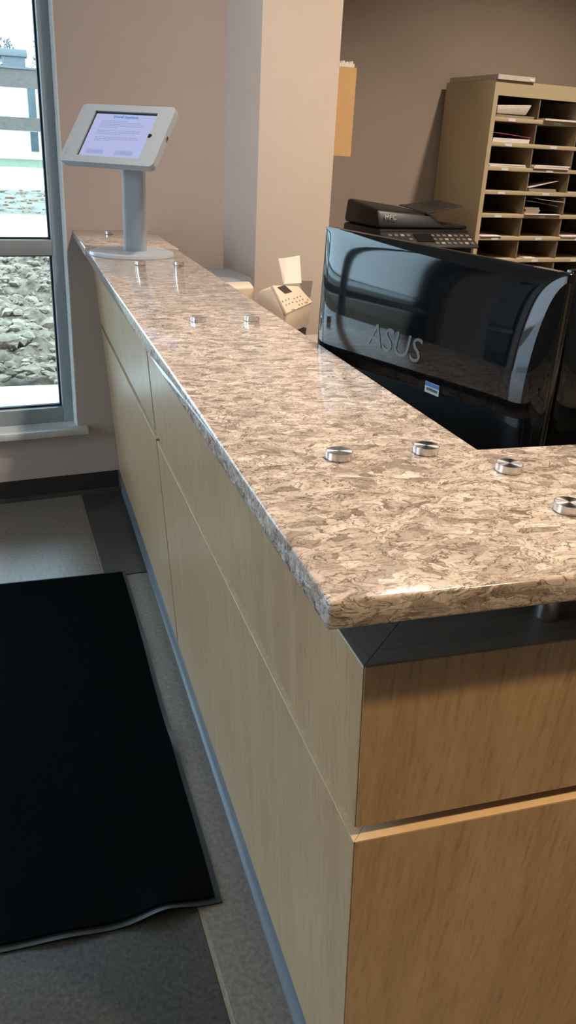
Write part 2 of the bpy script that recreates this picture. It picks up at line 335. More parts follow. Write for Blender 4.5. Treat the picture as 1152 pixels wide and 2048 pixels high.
# ------------------------------------------------------------------ reception counter
def FL_(y, z, dep=0.): return Vector((XC+SX*(HC-z)+dep, y, z))
def corner(z): return Vector((XC+SX*(HC-z), YC+SY*(HC-z), z))
RN = Vector((-math.sin(THR), math.cos(THR), 0))
def FR_(a, z, dep=0.): return corner(z)+XR*a+RN*dep
RET = 1.55
ctr = empty('reception_counter', (XC, YC, 0)); tag(ctr, 'maple laminate reception counter base with grooved panels and leaning fronts', 'counter')
def cpart(mb, name, m, parent=ctr, smooth=True):
    o = mb.build(name, m, parent, smooth=smooth)
    if parent is ctr: o.location = (-XC, -YC, 0)
    return o
PT = .019
def panel_left(y0, y1, z0, z1):
    def yy(y, x, z):   # near end follows the corner line, far end the wall
        if y is None: return corner(z).y
        if y == 'w': return ywall(x)-.002
        return y
    P = []
    for z in (z0, z1):
        xo = XC+SX*(HC-z); xi = xo+PT
        P += [(xo, yy(y0, xo, z), z), (xi, yy(y0, xi, z)+(PT if y0 is None else 0), z), (xi, yy(y1, xi, z), z), (xo, yy(y1, xo, z), z)]
    return MB().hexa(P, .0012, 1)
def add_top_edge(parent, P): return MB().hexa(P).build('edge_band', WOODEDGE, parent, smooth=False)
GAP = .017; ZT = HC-.0016
for (y0, y1) in ((None, SEAM-GAP/2), (SEAM+GAP/2, 'w')):
    cpart(panel_left(y0, y1, ZG1, ZT), 'front_panel', WOOD)
    lo = cpart(panel_left(y0, y1, ZTOE, ZG2-.0008), 'front_panel', WOOD)
    P = []
    for z in (ZG2-.0006, ZG2):
        xo = XC+SX*(HC-z); xi = xo+PT
        a = corner(z).y if y0 is None else y0; a2 = a+(PT if y0 is None else 0)
        b = ywall(xo)-.002 if y1 == 'w' else y1; b2 = ywall(xi)-.002 if y1 == 'w' else y1
        P += [(xo, a, z), (xi, a2, z), (xi, b2, z), (xo, b, z)]
    add_top_edge(lo, P)
def panel_ret(a0, a1, z0, z1):
    P = []
    for z in (z0, z1):
        q0, q1, q2, q3 = FR_(a0, z), FR_(a1, z), FR_(a1, z, PT), FR_(a0+PT, z, PT)
        P += [tuple(q0), tuple(q1), tuple(q2), tuple(q3)]
    return MB().hexa(P, .0012, 1)
cpart(panel_ret(.0006, RET, ZG1, ZT), 'side_panel', WOOD)
lo = cpart(panel_ret(.0006, RET, ZTOE, ZG2-.0008), 'side_panel', WOOD)
P = []
for z in (ZG2-.0006, ZG2): P += [tuple(FR_(.0006, z)), tuple(FR_(RET, z)), tuple(FR_(RET, z, PT)), tuple(FR_(PT, z, PT))]
add_top_edge(lo, P)
# dark core behind the panels
def core(z0, z1, dl, inner=.285):
    P = []
    for z in (z0, z1):
        c = corner(z); x = c.x+dl; P += [(x, c.y+dl, z), (inner, WY+.0, z), (inner, ywall(inner)-.004, z), (x, ywall(x)-.004, z)]
    Q = []
    for z in (z0, z1):
        c = corner(z); p0 = c+XR*dl+RN*dl; p1 = FR_(RET, z, dl); p2 = Vector((p1.x, WY-.012+THR*RET, z)); Q += [tuple(p0), tuple(p1), tuple(p2), (inner, WY, z)]
    return MB().hexa(P).hexa(Q)
cpart(core(ZTOE+.001, ZT-.001, PT+.012), 'core', CORE, smooth=False)
# rubber cove base around the foot
def cove(dl0, dl1, z0, z1):
    return core(z0, z1, dl0)
P = []
zz = ZTOE-.001
bs = MB()
def xfoot(z, out): return XC+SX*(HC-ZTOE)+.014-out
def yfoot(z, out): return YC+SY*(HC-ZTOE)+.014-out
prof = [(.0, .014), (.004, .013), (.010, .006), (.018, .001), (.03, 0.), (zz, 0.)]
rows = []
for z, o in prof:
    x = xfoot(z, o); y = yfoot(z, o); rows.append([(x, ywall(x)-.003, z), (x, y, z), (x+RET*XR.x, y+RET*XR.y, z)])
bs.grid(rows); rows2 = [[(p[0]+.05, p[1], p[2]) if k == 0 else ((p[0]+.05, p[1]+.05, p[2]) if k == 1 else (p[0], p[1]+.05, p[2])) for k, p in enumerate(r)] for r in rows]
bs.grid(rows2[::-1]); bs.grid([rows[-1], rows2[-1]]); bs.grid([rows[0], rows2[0]][::-1])
bmesh.ops.recalc_face_normals(bs.bm, faces=bs.bm.faces[:])
cpart(bs, 'cove_base', RUBBER2)
# mitred dark top boards
xi, xo = .285, XC
mi = Vector((xi, YC+(xi-xo)*.97, 0))
mb = MB().prism([(xo, YC), (xi, mi.y), (xi, ywall(xi)-.004), (xo, ywall(xo)-.004)], HC-.0014, HC, .0003, 1); cpart(mb, 'top_board', DARKTOP)
e0 = Vector((xo+.0004, YC-.0002, 0)); e1 = e0+XR*RET; e2 = e1+RN*.2
mb = MB().prism([(e0.x, e0.y), (e1.x, e1.y), (e2.x, e2.y), (xi+.0004, mi.y-.0004)], HC-.0014, HC, .0003, 1); cpart(mb, 'top_board', DARKTOP2)

# ------------------------------------------------------------------ quartz worktop and its standoffs
wt = empty('worktop', (0, 0, H-T)); tag(wt, 'beige speckled quartz worktop on metal standoffs above the maple counter', 'worktop')
YS = 2.235
f1 = XR*(RET+.05); i0 = Vector((WX, WY, 0)); i1 = i0+XR*(RET+.05-WX)
mb = MB().prism([(0, 0), (f1.x, f1.y), (i1.x, i1.y), (WX, WY), (WX, YS-.0006), (0, YS-.0006)], 0, T, .0035, 3); mb.build('slab', QUARTZ, wt)
WE = .300
mb = MB().prism([(0, YS+.0006), (WE, YS+.0006), (WE, ywall(WE)-.001), (0, ywall(0)-.001)], 0, T, .0035, 3); mb.build('end_slab', QUARTZ, wt)
caps = [(x, y) for y in (.2985, 1.071, 1.862, 2.66) for x in (.121, .2295)] + [(.2972, .2273), (.2972, .1165), (.2972+.77, .2273-.016), (.2972+.77, .1165-.016)]
caps[1] = (.2296, .2985)
CR = .0152
cap0 = MB().cyl(0, 0, .0006, .0088, CR, n=56, bev=.0007).build('standoff_cap', ALU, None)
top0 = MB().cyl(0, 0, .0088, .00895, CR-.0009, n=56).build('brushed_face', CAPTOP, cap0)
post0 = MB().cyl(0, 0, 0, H-T-HC-.0008, .0135, n=40).build('standoff_post', ALU, None)
sh0 = MB().cyl(0, 0, 0, .0007, CR-.0005, n=40).build('gasket_ring', GASKET, cap0)
for k, (x, y) in enumerate(caps):
    c = cap0 if k == 0 else copy_tree(cap0); c.parent = wt; c.location = (x, y, T)
    q = post0 if k == 0 else copy_tree(post0); q.parent = wt; q.location = (x, y, HC-(H-T)+.0004)

# ------------------------------------------------------------------ floor mat
X0M, X1M, Y0M, Y1M = -.95, .079, .620, 2.045
def mat_z(x, y):
    z = .0
    e = max(0., 1-abs(y-Y0M)/.10); z += .020*e*math.exp(-((x+.035)/.055)**2)+.006*e*math.exp(-((x+.22)/.06)**2)
    e = max(0., 1-abs(x-X1M)/.07); z += .012*e*math.exp(-((y-1.10)/.07)**2)+.006*e*math.exp(-((y-1.55)/.09)**2)
    return z
def mat_xy(u, v):
    x = X0M+(X1M-X0M)*u; y = Y0M+(Y1M-Y0M)*v
    x += .0022*u*math.sin(v*9.5+.4)*(1-v*.3)-.012*u*v; y += .004*math.sin(u*14)*(1-v)
    return x, y
fm = empty('floor_mat', ((X0M+X1M)/2, (Y0M+Y1M)/2, 0)); tag(fm, 'large black entrance mat with a curling rubber edge on the concrete floor', 'mat')
def mat_grid(u0, u1, v0, v1, zt, nu, nv, skip=None):
    m = MB(); b = m.bm; V = {}
    def pt(i, j, top):
        u = u0+(u1-u0)*i/nu; v = v0+(v1-v0)*j/nv; x, y = mat_xy(u, v); return (x-fm.location.x, y-fm.location.y, mat_z(x, y)+(zt if top else .0008))
    for i in range(nu+1):
        for j in range(nv+1):
            for k in (0, 1): V[i, j, k] = b.verts.new(pt(i, j, k))
    for i in range(nu):
        for j in range(nv):
            b.faces.new([V[i, j, 1], V[i+1, j, 1], V[i+1, j+1, 1], V[i, j+1, 1]]); b.faces.new([V[i, j, 0], V[i, j+1, 0], V[i+1, j+1, 0], V[i+1, j, 0]])
    for i in range(nu):
        for j, fl_ in ((0, 0), (nv, 1)):
            q = [V[i, j, 0], V[i+1, j, 0], V[i+1, j, 1], V[i, j, 1]]; b.faces.new(q if not fl_ else q[::-1])
    for j in range(nv):
        for i, fl_ in ((0, 1), (nu, 0)):
            q = [V[i, j, 0], V[i, j+1, 0], V[i, j+1, 1], V[i, j, 1]]; b.faces.new(q[::-1] if not fl_ else q)
    bmesh.ops.recalc_face_normals(b, faces=b.faces[:]); return m
bw, bv = .012, .010
mat_grid(0, 1, 0, 1, .0035, 90, 120).build('rubber_border', MATRUB, fm)
mat_grid(bw, 1-bw, bv, 1-bv, .0085, 90, 120).build('carpet_pile', CARPET, fm)

# ------------------------------------------------------------------ tablet kiosk
kx, ky = .128, 2.085
tk = empty('tablet_kiosk', (kx, ky, H+.0003)); tag(tk, 'white tablet kiosk on an oval foot standing on the worktop', 'tablet kiosk')
KY = -.42
MB().cyl(0, 0, .0, .0085, .127, .124, n=72, bev=.0015, sy=1.0).build('foot', TABWHITE, tk)
# column: lens shaped extrusion
pts = []
for i in range(48):
    a = 2*math.pi*i/48; pts.append((.033*math.copysign(abs(math.cos(a))**.35, math.cos(a)), .019*math.copysign(abs(math.sin(a))**.45, math.sin(a))))
pc = (.014, .022)
Mp = Matrix.Translation((pc[0], pc[1], 0))@Matrix.Rotation(KY, 4, 'Z')
MB().prism(pts, .0085, .325, .0, M=Mp).build('column', TABWHITE, tk)
a, b_, c_ = -.7203, .8516, .0061
RM = Matrix.Rotation(a, 4, 'Z')@Matrix.Rotation(b_, 4, 'X')@Matrix.Rotation(c_, 4, 'Y')
HCEN = Vector((.094, 2.0821, 1.3967))-Vector((kx, ky, H))
HM = Matrix.Translation(HCEN)@RM
def rrect(w, h, r, n=6):
    o = []
    for cx, cy, a0 in ((w/2-r, h/2-r, 0), (-w/2+r, h/2-r, 90), (-w/2+r, -h/2+r, 180), (w/2-r, -h/2+r, 270)):
        for k in range(n+1): t = math.radians(a0+90*k/n); o.append((cx+r*math.cos(t), cy+r*math.sin(t)))
    return o
HW, HH, SW, SH = .3166, .2051, .212, .159
def ring(mb, outer, inner, z0, z1, M):
    b = bmesh.new(); n = len(outer)
    V = [[b.verts.new((x, y, z)) for x, y in P] for P, z in ((outer, z1), (inner, z1), (inner, z0), (outer, z0))]
    for q in range(4):
        A, C = V[q], V[(q+1) % 4]
        for i in range(n): b.faces.new([A[i], A[(i+1) % n], C[(i+1) % n], C[i]])
    mb._add(b, 0, 1, M)
enc = MB(); outer = rrect(HW, HH, .014)
ring(enc, outer, rrect(SW, SH, .002), -.010, 0, HM)
enc.prism(outer, -.021, -.010, .002, 2, HM)
oe = enc.build('enclosure', TABWHITE, tk)
MB().prism(rrect(SW-.0005, SH-.0005, .002), -.0098, -.0045, 0, M=HM).build('tablet_bezel', BLACKG, tk)
sc_ = MB().prism([(-SW/2+.006, -SH/2+.0012), (SW/2-.0012, -SH/2+.0012), (SW/2-.0012, SH/2-.0065), (-SW/2+.006, SH/2-.0065)], -.0044, -.0040, 0, M=HM).build('screen', SCREEN, tk, smooth=False)
tm = text_mesh('Dowell Inpatients', .0118, bold=.0004); tm.transform(Matrix.Scale(1.0, 4)); tm.transform(HM@Matrix.Translation((.004, SH/2-.0165, -.0034))); mesh_obj('screen_title', tm, TITLE, sc_)
tl = MB(); y = SH/2-.031
for row, (x0, x1) in enumerate([(-.075, .02), (-.075, .055), (-.075, .072), (-.075, .075), (-.075, .004), None, (-.075, .07), (-.075, .074), (-.075, .018), None, (-.075, .068), (-.072, .074), (-.075, -.01)]) if False else enumerate([(-.072, .015), (-.072, .06), (-.072, .073), (-.072, .074), (-.072, -.01), (0, 0), (-.072, .073), (-.072, .072), (-.072, .01), (0, 0), (-.072, .070), (-.07, .074), (-.072, -.015)]):
    if x1 > x0: 
        xx = x0
        while xx < x1:
            wl = random.uniform(.006, .016); tl.box(xx, min(xx+wl, x1), y-.0011, y+.0011, -.0038, -.0036, M=HM); xx += wl+.0022
    y -= .0058
tl.build('screen_text_lines', GREYTXT, sc_, smooth=False)
for cx in (-.052, .047):
    bb = MB().box(cx-.030, cx+.030, -SH/2+.011, -SH/2+.026, -.0038, -.0036, M=HM).build('screen_button', GREYBTN, sc_, smooth=False)
    MB().box(cx-.011, cx+.011, -SH/2+.017, -SH/2+.0195, -.0035, -.0034, M=HM).build('button_caption', GREYTXT, sc_, smooth=False)
MB().prism([(SW/2-.001, -.0065)]+[(SW/2+.004+.0065*math.cos(math.radians(t)), .0065*math.sin(math.radians(t))) for t in range(-90, 91, 15)]+[(SW/2-.001, .0065)], -.006, .0004, M=HM).build('home_button_notch', BLACKG, tk)
MB().box(-HW/2+.010, -HW/2+.016, -HH/2+.018, -HH/2+.046, -.0004, .0004, M=HM).build('maker_label', STICK, tk, smooth=False)
MB().cyl(0, 0, 0, .004, .005, n=20, M=HM@Matrix.Translation((HW/2-.001, .005, -.011))@Matrix.Rotation(math.pi/2, 4, 'Y')).build('lock', ALU, tk)
MB().box(-.03, .03, -.03, .03, -.034, -.0205, .003, M=HM).build('tilt_bracket', BLACKM, tk)

# ------------------------------------------------------------------ desks inside the counter
dk = empty('work_desk', (.6, 1.4, 0)); tag(dk, 'grey laminate work desk low behind the counter', 'desk')
DZ = .735
def dpart(mb, n, m): o = mb.build(n, m, dk); o.location = (-.6, -1.4, 0); return o
dpart(MB().prism([(.297, .325), (1.55, .30), (1.55, .95), (.95, .95), (.95, 2.45), (.625, 2.41), (.585, 2.83), (.297, 2.80)], DZ-.028, DZ, .002), 'desktop', DESK)
dpart(MB().box(.30, .92, .96, .98, 0, DZ-.028), 'support_panel', DESKD); dpart(MB().box(.30, .92, 2.40, 2.42, 0, DZ-.028), 'support_panel', DESKD); dpart(MB().box(1.5, 1.52, .33, .93, 0, DZ-.028), 'support_panel', DESKD)

# ------------------------------------------------------------------ monitors
MW, MH = .561, .335
def mon_depth(u, v):      # bulge of the back shell
    a = abs(2*u/MW-1); b = abs(2*v/MH-1)
    return .016*(1-b**2)*(1-a**14)+.0025*(1-a**3)*(1-b**12)+.006*(1-a**18)*(1-b**12)
def make_monitor():
    root = empty('computer_monitor', (0, 0, 0))
    # local: x = along width (0 at far end), y = away from the viewer (screen side +), z up; root at desk level under the centre
    top = 1.262-DZ; z0 = top-MH
    b = MB(); nu, nv = 60, 40; rows = []
    for j in range(nv+1):
        v = MH*(.5-.5*math.cos(math.pi*j/nv)); rows.append([(MW*(.5-.5*math.cos(math.pi*i/nu))-MW/2, -mon_depth(MW*(.5-.5*math.cos(math.pi*i/nu)), v), z0+v) for i in range(nu+1)])
    b.grid(rows); shell = b.build('back_shell', MONBACK, root)
    MB().box(-MW/2, MW/2, 0, .016, z0, top, .003).build('bezel', BLACKG, root)
    MB().box(-MW/2+.015, MW/2-.015, .0155, .0168, z0+.02, top-.015).build('display', BLACKG, root)
    MB().box(MW/2-.0012, MW/2+.0006, .004, .008, z0+.10, top-.012).build('edge_trim', BLACKM2, root)
    vs_ = MB()
    for k in range(9): vs_.box(MW/2-.06+k*.005, MW/2-.0585+k*.005, .002, .012, top-.0004, top+.0005)
    vs_.build('vent_slots', SILVER, root, smooth=False)
    tm = text_mesh('ASUS', .046); tm.transform(Matrix.Scale(1.12, 4, (1, 0, 0)))
    bm = bmesh.new(); bm.from_mesh(tm); bmesh.ops.triangulate(bm, faces=bm.faces[:]); bmesh.ops.subdivide_edges(bm, edges=bm.edges[:], cuts=1)
    for v_ in bm.verts:
        u = .262+v_.co.x*1.2+v_.co.y*.18; vv = MH-.147+v_.co.y*1.15
        v_.co = (u-MW/2, -mon_depth(u, vv)-.0007, z0+vv)
    bm.to_mesh(tm); bm.free(); mesh_obj('logo', tm, LOGO, shell)
    def patch(name, u0, u1, v0, v1, m, off, par):
        rows = [[(u0+(u1-u0)*i/6-MW/2, -mon_depth(u0+(u1-u0)*i/6, v0+(v1-v0)*j/3)-off, z0+v0+(v1-v0)*j/3) for i in range(7)] for j in range(4)]
        return MB().grid(rows).build(name, m, par)
    lb = patch('asset_label', .349, .382, MH-.2000, MH-.1835, STICKW, .0006, shell)
    patch('label_band', .3495, .3815, MH-.1900, MH-.1840, STICKB, .0009, lb) if False else patch('label_band', .3495, .3815, MH-.1900, MH-.1840, STICKB, .0009, shell)
    bc = MB(); x = .353
    while x < .378:
        w_ = random.choice((.0004, .0007, .001)); rows = [[(xx-MW/2, -mon_depth(xx, vv)-.0009, z0+vv) for xx in (x, x+w_)] for vv in (MH-.1960, MH-.1920)]
        bc.grid(rows); x += w_+.0007
    bc.build('barcode', INK, shell, smooth=False)
    MB().box(-.045, .045, -.02, .004, .012, z0+.10, .006).build('stand_neck', BLACKG, root)
    MB().cyl(0, .01, 0, .012, .115, .11, n=56, bev=.003, sy=.8).build('stand_base', BLACKG, root)
    return root
m1 = make_monitor()
A = Vector((.3136, .9059, 0)); Bq = Vector((.4232, .3559, 0)); mid = (A+Bq)/2; vdir = (Bq-A).normalized()
m1.location = (mid.x, mid.y, DZ); m1.rotation_euler = (0, 0, math.atan2(vdir.y, vdir.x))
# the shell bulges towards -y local; keep its rim on the measured line
nrm = Vector((vdir.y, -vdir.x, 0))     # local -y
tag(m1, 'glossy black monitor turned backwards, with a faint raised logo and barcode label', 'monitor', 'monitors behind the counter')
m2 = copy_tree(m1); m2['label'] = 'second black monitor cut off by the right picture edge'
a2 = .02; m2.rotation_euler = (0, 0, a2)
m2.location = (.452+MW/2*math.cos(a2), .385+MW/2*math.sin(a2), DZ)

# ------------------------------------------------------------------ postage or fax machine
fx = empty('fax_machine', (.62, 2.12, DZ)); tag(fx, 'beige desktop fax machine with sloping keypad and small dark display', 'fax machine')
def W2(o, p): return tuple(Vector(p)-o.location)
fa, fb, fc_ = .7988, .8869, .0795
FMx = Matrix.Translation((.656, 2.10, .9382))@Matrix.Rotation(fa, 4, 'Z')@Matrix.Rotation(fb, 4, 'X')@Matrix.Rotation(fc_, 4, 'Y')
def img_ray(px, py): return (fwd+rr*((px-576)/FPX)+uu*((1024-py)/FPX))
pn = (FMx.to_3x3()@Vector((0, 0, 1))); p0 = FMx.translation
def on_face(px, py, off=0.):
    d_ = img_ray(px, py); t_ = (p0+pn*off-CAM).dot(pn)/d_.dot(pn); return CAM+d_*t_
# keypad outline measured on the photograph, laid on its sloping plane
FLc, FRc, BRc, BLc = on_face(574, 627), on_face(626, 604), on_face(597, 572), on_face(546, 570)
inv = FMx.inverted()
def loc2(p): q = inv@p; return (q.x, q.y)
quad = [loc2(p) for p in (FLc, FRc, BRc, BLc)]
FI = Matrix.Translation(-fx.location)@FMx
MB().prism(quad, -.012, 0, .003, 2, FI).build('keypad_panel', FAXM, fx)
def drop(p, z): return Vector((p.x, p.y, z))
back = Vector((-math.sin(fa), math.cos(fa), 0))
c4 = [FLc, FRc, BRc+back*.05, BLc+back*.05]
cen = sum(c4, Vector())/4
lowz = DZ+.085
b = bmesh.new(); dn_ = pn*-.003
for p in (FLc+dn_, FRc+dn_, BRc+dn_, BLc+dn_, BRc+back*.05-Vector((0, 0, .020)), BLc+back*.055-Vector((0, 0, .026)), drop(BRc+back*.07, lowz), drop(BLc+back*.085, lowz), drop(FLc+back*.012, lowz), drop(FRc+back*.012, lowz)): b.verts.new(W2(fx, p))
bmesh.ops.convex_hull(b, input=b.verts[:]); bmesh.ops.dissolve_limit(b, angle_limit=.02, verts=b.verts[:], edges=b.edges[:])
m_ = MB(); m_._add(b, .009, 3, None); m_.build('body', FAXM, fx)
bx_ = [W2(fx, drop(p+(cen-p)*.25, DZ+.001)) for p in c4]; bt = [W2(fx, drop(p+(cen-p)*.18, lowz)) for p in c4]
MB().hexa(bx_+bt, .003).build('plinth', BLACKM2, fx)
# low feed deck running off to the left
q_ = [Vector(p) for p in ((.415, 2.15, 0), (.545, 2.185, 0), (.56, 2.29, 0), (.41, 2.26, 0))]
MB().hexa([W2(fx, drop(p, DZ+.001)) for p in q_]+[W2(fx, drop(p, .958)) for p in q_], .012, 3).build('feed_deck', FAXM, fx)
def face_box(px, py, w, h, z1, name, m, par):
    q = inv@on_face(px, py); return MB().box(q.x-w/2, q.x+w/2, q.y-h/2, q.y+h/2, -.001, z1, M=FI).build(name, m, par, smooth=False)
pts_ = [loc2(on_face(*p)) for p in ((554, 575), (570, 587.5), (584, 583.6), (569, 570.5))]
MB().prism(pts_, 0, .0012, M=FI).build('display', LCD, fx, smooth=False)
u_ = (52, -23); d__ = (-26, -46)
keys = [(565+i*6.1+j*7.2, 603-i*2.6+j*7.0) for j in range(2) for i in range(3)]+[(588+i*6.1+j*5.0, 597-i*2.2+j*6.4) for j in range(3) for i in range(3)]
for kx_, ky_ in keys: face_box(kx_, ky_, .007, .0045, .0018, 'key', KEYM, fx)
face_box(615, 599, .010, .006, .002, 'start_key', KEYG, fx); face_box(613.5, 604.5, .008, .005, .002, 'stop_key', KEYR, fx)
face_box(586, 619, .030, .003, .0006, 'caption_strip', KEYM, fx); face_box(546, 580, .016, .002, .0006, 'caption_strip', KEYM, fx)
trp = [on_face(597, 562, -.02), on_face(623, 563, -.02), on_face(618, 596, -.02), on_face(606, 586, -.02)]
nb = Vector((.010, .012, 0))
MB().hexa([W2(fx, p) for p in trp]+[W2(fx, p+nb) for p in trp], .001).build('paper_guide', FAXD, fx)
# sheet of paper standing in it
pp = empty('paper_sheet', (.66, 2.19, .965)); tag(pp, 'folded white sheet standing upright in the beige fax machine', 'paper')
ray_y = lambda px, py, Y: CAM+img_ray(px, py)*((Y-CAM.y)/img_ray(px, py).y)
q4 = [ray_y(566.7, 568, 2.17), ray_y(603, 566, 2.20), ray_y(599.5, 511, 2.235), ray_y(570, 516, 2.21), ]
MB().hexa([W2(pp, p) for p in q4]+[W2(pp, p+Vector((.0003, .0012, 0))) for p in q4]).build('leaf', PAPER, pp, smooth=False)
q4b = [ray_y(566.7, 568, 2.165), ray_y(570, 562, 2.168), ray_y(571, 516, 2.205), ray_y(556.5, 517, 2.16)]
MB().hexa([W2(pp, p) for p in q4b]+[W2(pp, p+Vector((-.0003, .0012, 0))) for p in q4b]).build('leaf', PAPER, pp, smooth=False)

# grey machine by the column, tray beside the fax
gm = empty('label_printer', (.565, 2.66, DZ)); gm.rotation_euler = (0, 0, TH); tag(gm, 'pale blue-grey boxy printer tucked between worktop and column', 'printer')
MB().hexa([(-.20, -.13, 0), (.05, -.13, 0), (.05, .10, 0), (-.20, .10, 0), (-.20, -.13, .165), (.05, -.13, .165), (.05, .10, .165), (-.20, .10, .165)], .004).build('base', GREYP, gm)
MB().hexa([(-.20, -.15, .168), (.062, -.15, .168), (.062, .11, .168), (-.20, .11, .168), (-.20, -.10, .197), (.062, -.12, .197), (.062, .11, .200), (-.20, .11, .200)], .006).build('lid', GREYP, gm)
tr_ = empty('letter_tray', (.80, 1.86, DZ)); tr_.rotation_euler = (0, 0, .55); tag(tr_, 'grey letter tray on the desk beside the fax machine', 'tray')
MB().box(-.12, .12, -.16, .16, 0, .004).build('tray_floor', GREYP, tr_); MB().box(-.12, -.116, -.16, .16, .004, .06).build('tray_side', GREYP, tr_); MB().box(.116, .12, -.16, .16, .004, .06).build('tray_side', GREYP, tr_); MB().box(-.116, .116, .156, .16, .004, .06).build('tray_back', GREYP, tr_)
ps = MB()
for k in range(6): ps.box(-.105, .105, -.145, .145, .0045+k*.004, .008+k*.004, M=Matrix.Rotation(random.uniform(-.03, .03), 4, 'Z'))
po = ps.build('paper_pile', PAPER, None, loc=tuple(tr_.location), rz=.55, smooth=False); tag(po, 'pile of white paper lying in the grey letter tray', 'paper pile')

# ------------------------------------------------------------------ back table, mail sorter, printer
bt_ = empty('back_table', tuple(B(1.9, 0))); bt_.rotation_euler = (0, 0, TH); tag(bt_, 'long brown table against the office wall carrying printer and sorter', 'table')
BZ = .74
MB().box(-.75, 1.15, -.30, .385, BZ-.03, BZ, .002).build('tabletop', DESKD, bt_)
for sx_ in (-.72, 1.10):
    for sn in (-.27, .34): MB().box(sx_, sx_+.04, sn, sn+.04, 0, BZ-.03).build('leg', DESKD, bt_, smooth=False)
US, UZ0, UZ1, UD, CW, NC = 1.835, BZ+.001, 1.699, .375, .239, 4
ms = empty('mail_sorter', tuple(B(US, 0, 0))); ms.rotation_euler = (0, 0, TH); tag(ms, 'tan metal mail sorter with rows of pigeonholes on the back table', 'mail sorter')
UW = .024*2+CW*NC-.008
MB().box(0, .004, .0, UD, UZ0, UZ1, .0008).build('side_panel', SORT, ms); MB().box(UW-.004, UW, .0, UD, UZ0, UZ1, .0008).build('side_panel', SORT, ms)
MB().box(.004, .022, .0, .012, UZ0, UZ1-.001).build('stile', SORT, ms); MB().box(UW-.022, UW-.004, .0, .012, UZ0, UZ1-.001).build('stile', SORT, ms)
MB().box(.004, UW-.004, .012, UD, UZ1-.005, UZ1-.001).build('top_panel', SORT, ms); MB().box(.022, UW-.022, 0, .012, 1.639, UZ1-.001).build('header', SORT, ms)
MB().box(.004, UW-.004, UD-.004, UD, UZ0, UZ1-.005).build('back_panel', SORTIN_SHADE, ms)
SHZ = [1.555-.1003*k for k in range(9)]
SHZ[8] = SHZ[7]-.05 if SHZ[8] < UZ0+.02 else SHZ[8]
SHZ = [z for z in SHZ if z > UZ0+.015]
sh_m = None; tg_m = None
for k, z in enumerate(SHZ):
    if sh_m is None:
        o = MB().box(.022, UW-.022, 0, UD-.005, -.0165, 0, .0008).build('shelf', SORT, ms); sh_m = o
    else: o = sh_m.copy(); COL.objects.link(o); o.parent = ms
    o.location = (0, 0, z)
    for c in range(NC):
        if tg_m is None: t_ = MB().box(-.0195, .0195, -.0012, 0, -.0145, -.0035).build('name_tag', STICKW, ms); tg_m = t_
        else: t_ = tg_m.copy(); COL.objects.link(t_); t_.parent = ms
        t_.location = (.022+CW*c+(.092 if c == 0 else .105)+.006*((k*3+c) % 3), -.0001, z)
dv_m = None
tops = [1.639]+[z-.0165 for z in SHZ]; bots = SHZ+[UZ0]
for k in range(len(tops)):
    for c in range(1, NC):
        hgt = tops[k]-bots[k]
        if hgt < .03: continue
        MB().box(-.003, .003, .004, UD-.005, bots[k]+.0003, tops[k]-.0003).build('divider', SORTDIV_SHADE, ms, loc=(.020+CW*c, 0, 0), smooth=False)
# contents: (column, row, kind)
def slot(c, k, dx=0., dn=.0, dz=0.): return B(US+.024+CW*c+dx, dn, bots[k]+dz+.0006)
def stack(c, k, w, l, layers, label, dx=.004, dn=.002, rot=0., mat_=PAPER):
    m = MB(); z = 0
    for t_ in layers:
        j = random.uniform(-.004, .004); m.box(j, w+j, 0, l, z, z+t_, M=Matrix.Rotation(rot+random.uniform(-.015, .015), 4, 'Z')); z += t_+.0004
    o = m.build('paper_stack', mat_, None, loc=tuple(slot(c, k, dx, dn)), rz=TH, smooth=False); return tag(o, label, 'papers', 'papers in the pigeonholes')
def curled(name, c, k, w, l, lift, bend, label, mat_, dx=.01, dn=.0, tilt=0., dz=0., cat='envelope'):
    rows = []; n = 14
    for j in range(n+1):
        v = j/n; rows.append([(w*i/n, l*v, lift*(i/n)**bend*(1-.6*v)+tilt*v+.001) for i in range(n+1)])
    top = MB().grid(rows); top.grid([[(p[0], p[1], p[2]-.0012) for p in r] for r in rows][::-1])
    per = lambda a: a[0]+[r[-1] for r in a[1:]]+a[-1][::-1][1:]+[r[0] for r in a[::-1][1:]]
    P1 = per(rows); top.grid([P1, [(p[0], p[1], p[2]-.0012) for p in P1]])
    o = top.build(name, mat_, None, loc=tuple(slot(c, k, dx, dn, dz+.0016)), rz=TH); return tag(o, label, cat, 'papers in the pigeonholes')
stack(0, 0, .205, .3, [.005, .004], 'flat tan card under the curled envelope in the top left pigeonhole', mat_=PAPERD)
o = MB().hexa([(0, 0, 0), (.160, 0, .002), (.150, .28, .002), (0, .28, 0), (0, 0, .034), (.186, 0, .044), (.170, .28, .020), (0, .28, .018)], .004, 2).build('large_envelope', PAPERG, None, loc=tuple(slot(0, 0, .005, .002, .012)), rz=TH); tag(o, 'large pale bulging envelope in the top left pigeonhole', 'envelope', 'papers in the pigeonholes')
stack(1, 0, .20, .3, [.004, .003], 'white sheets jutting out of the top row second pigeonhole', dx=.03, dn=-.012)
stack(0, 1, .200, .29, [.006, .005, .005], 'white paper stack below the pink folder, second row', dx=.006)
curled('pink_folder', 0, 1, .210, .29, -.014, 1.2, 'pink folder lying on the white stack in the second row', PINK, dx=.001, dz=.036, cat='folder')
stack(0, 2, .205, .3, [.005, .006], 'low white stack in the third row first pigeonhole', dx=.002)
stack(1, 2, .205, .3, [.004, .004, .006], 'white paper stack in the third row second pigeonhole', dx=.012, dn=-.006)
stack(1, 3, .16, .26, [.007, .006], 'tan papers below the tilted envelope in the fourth row', dx=.01, mat_=PAPERD)
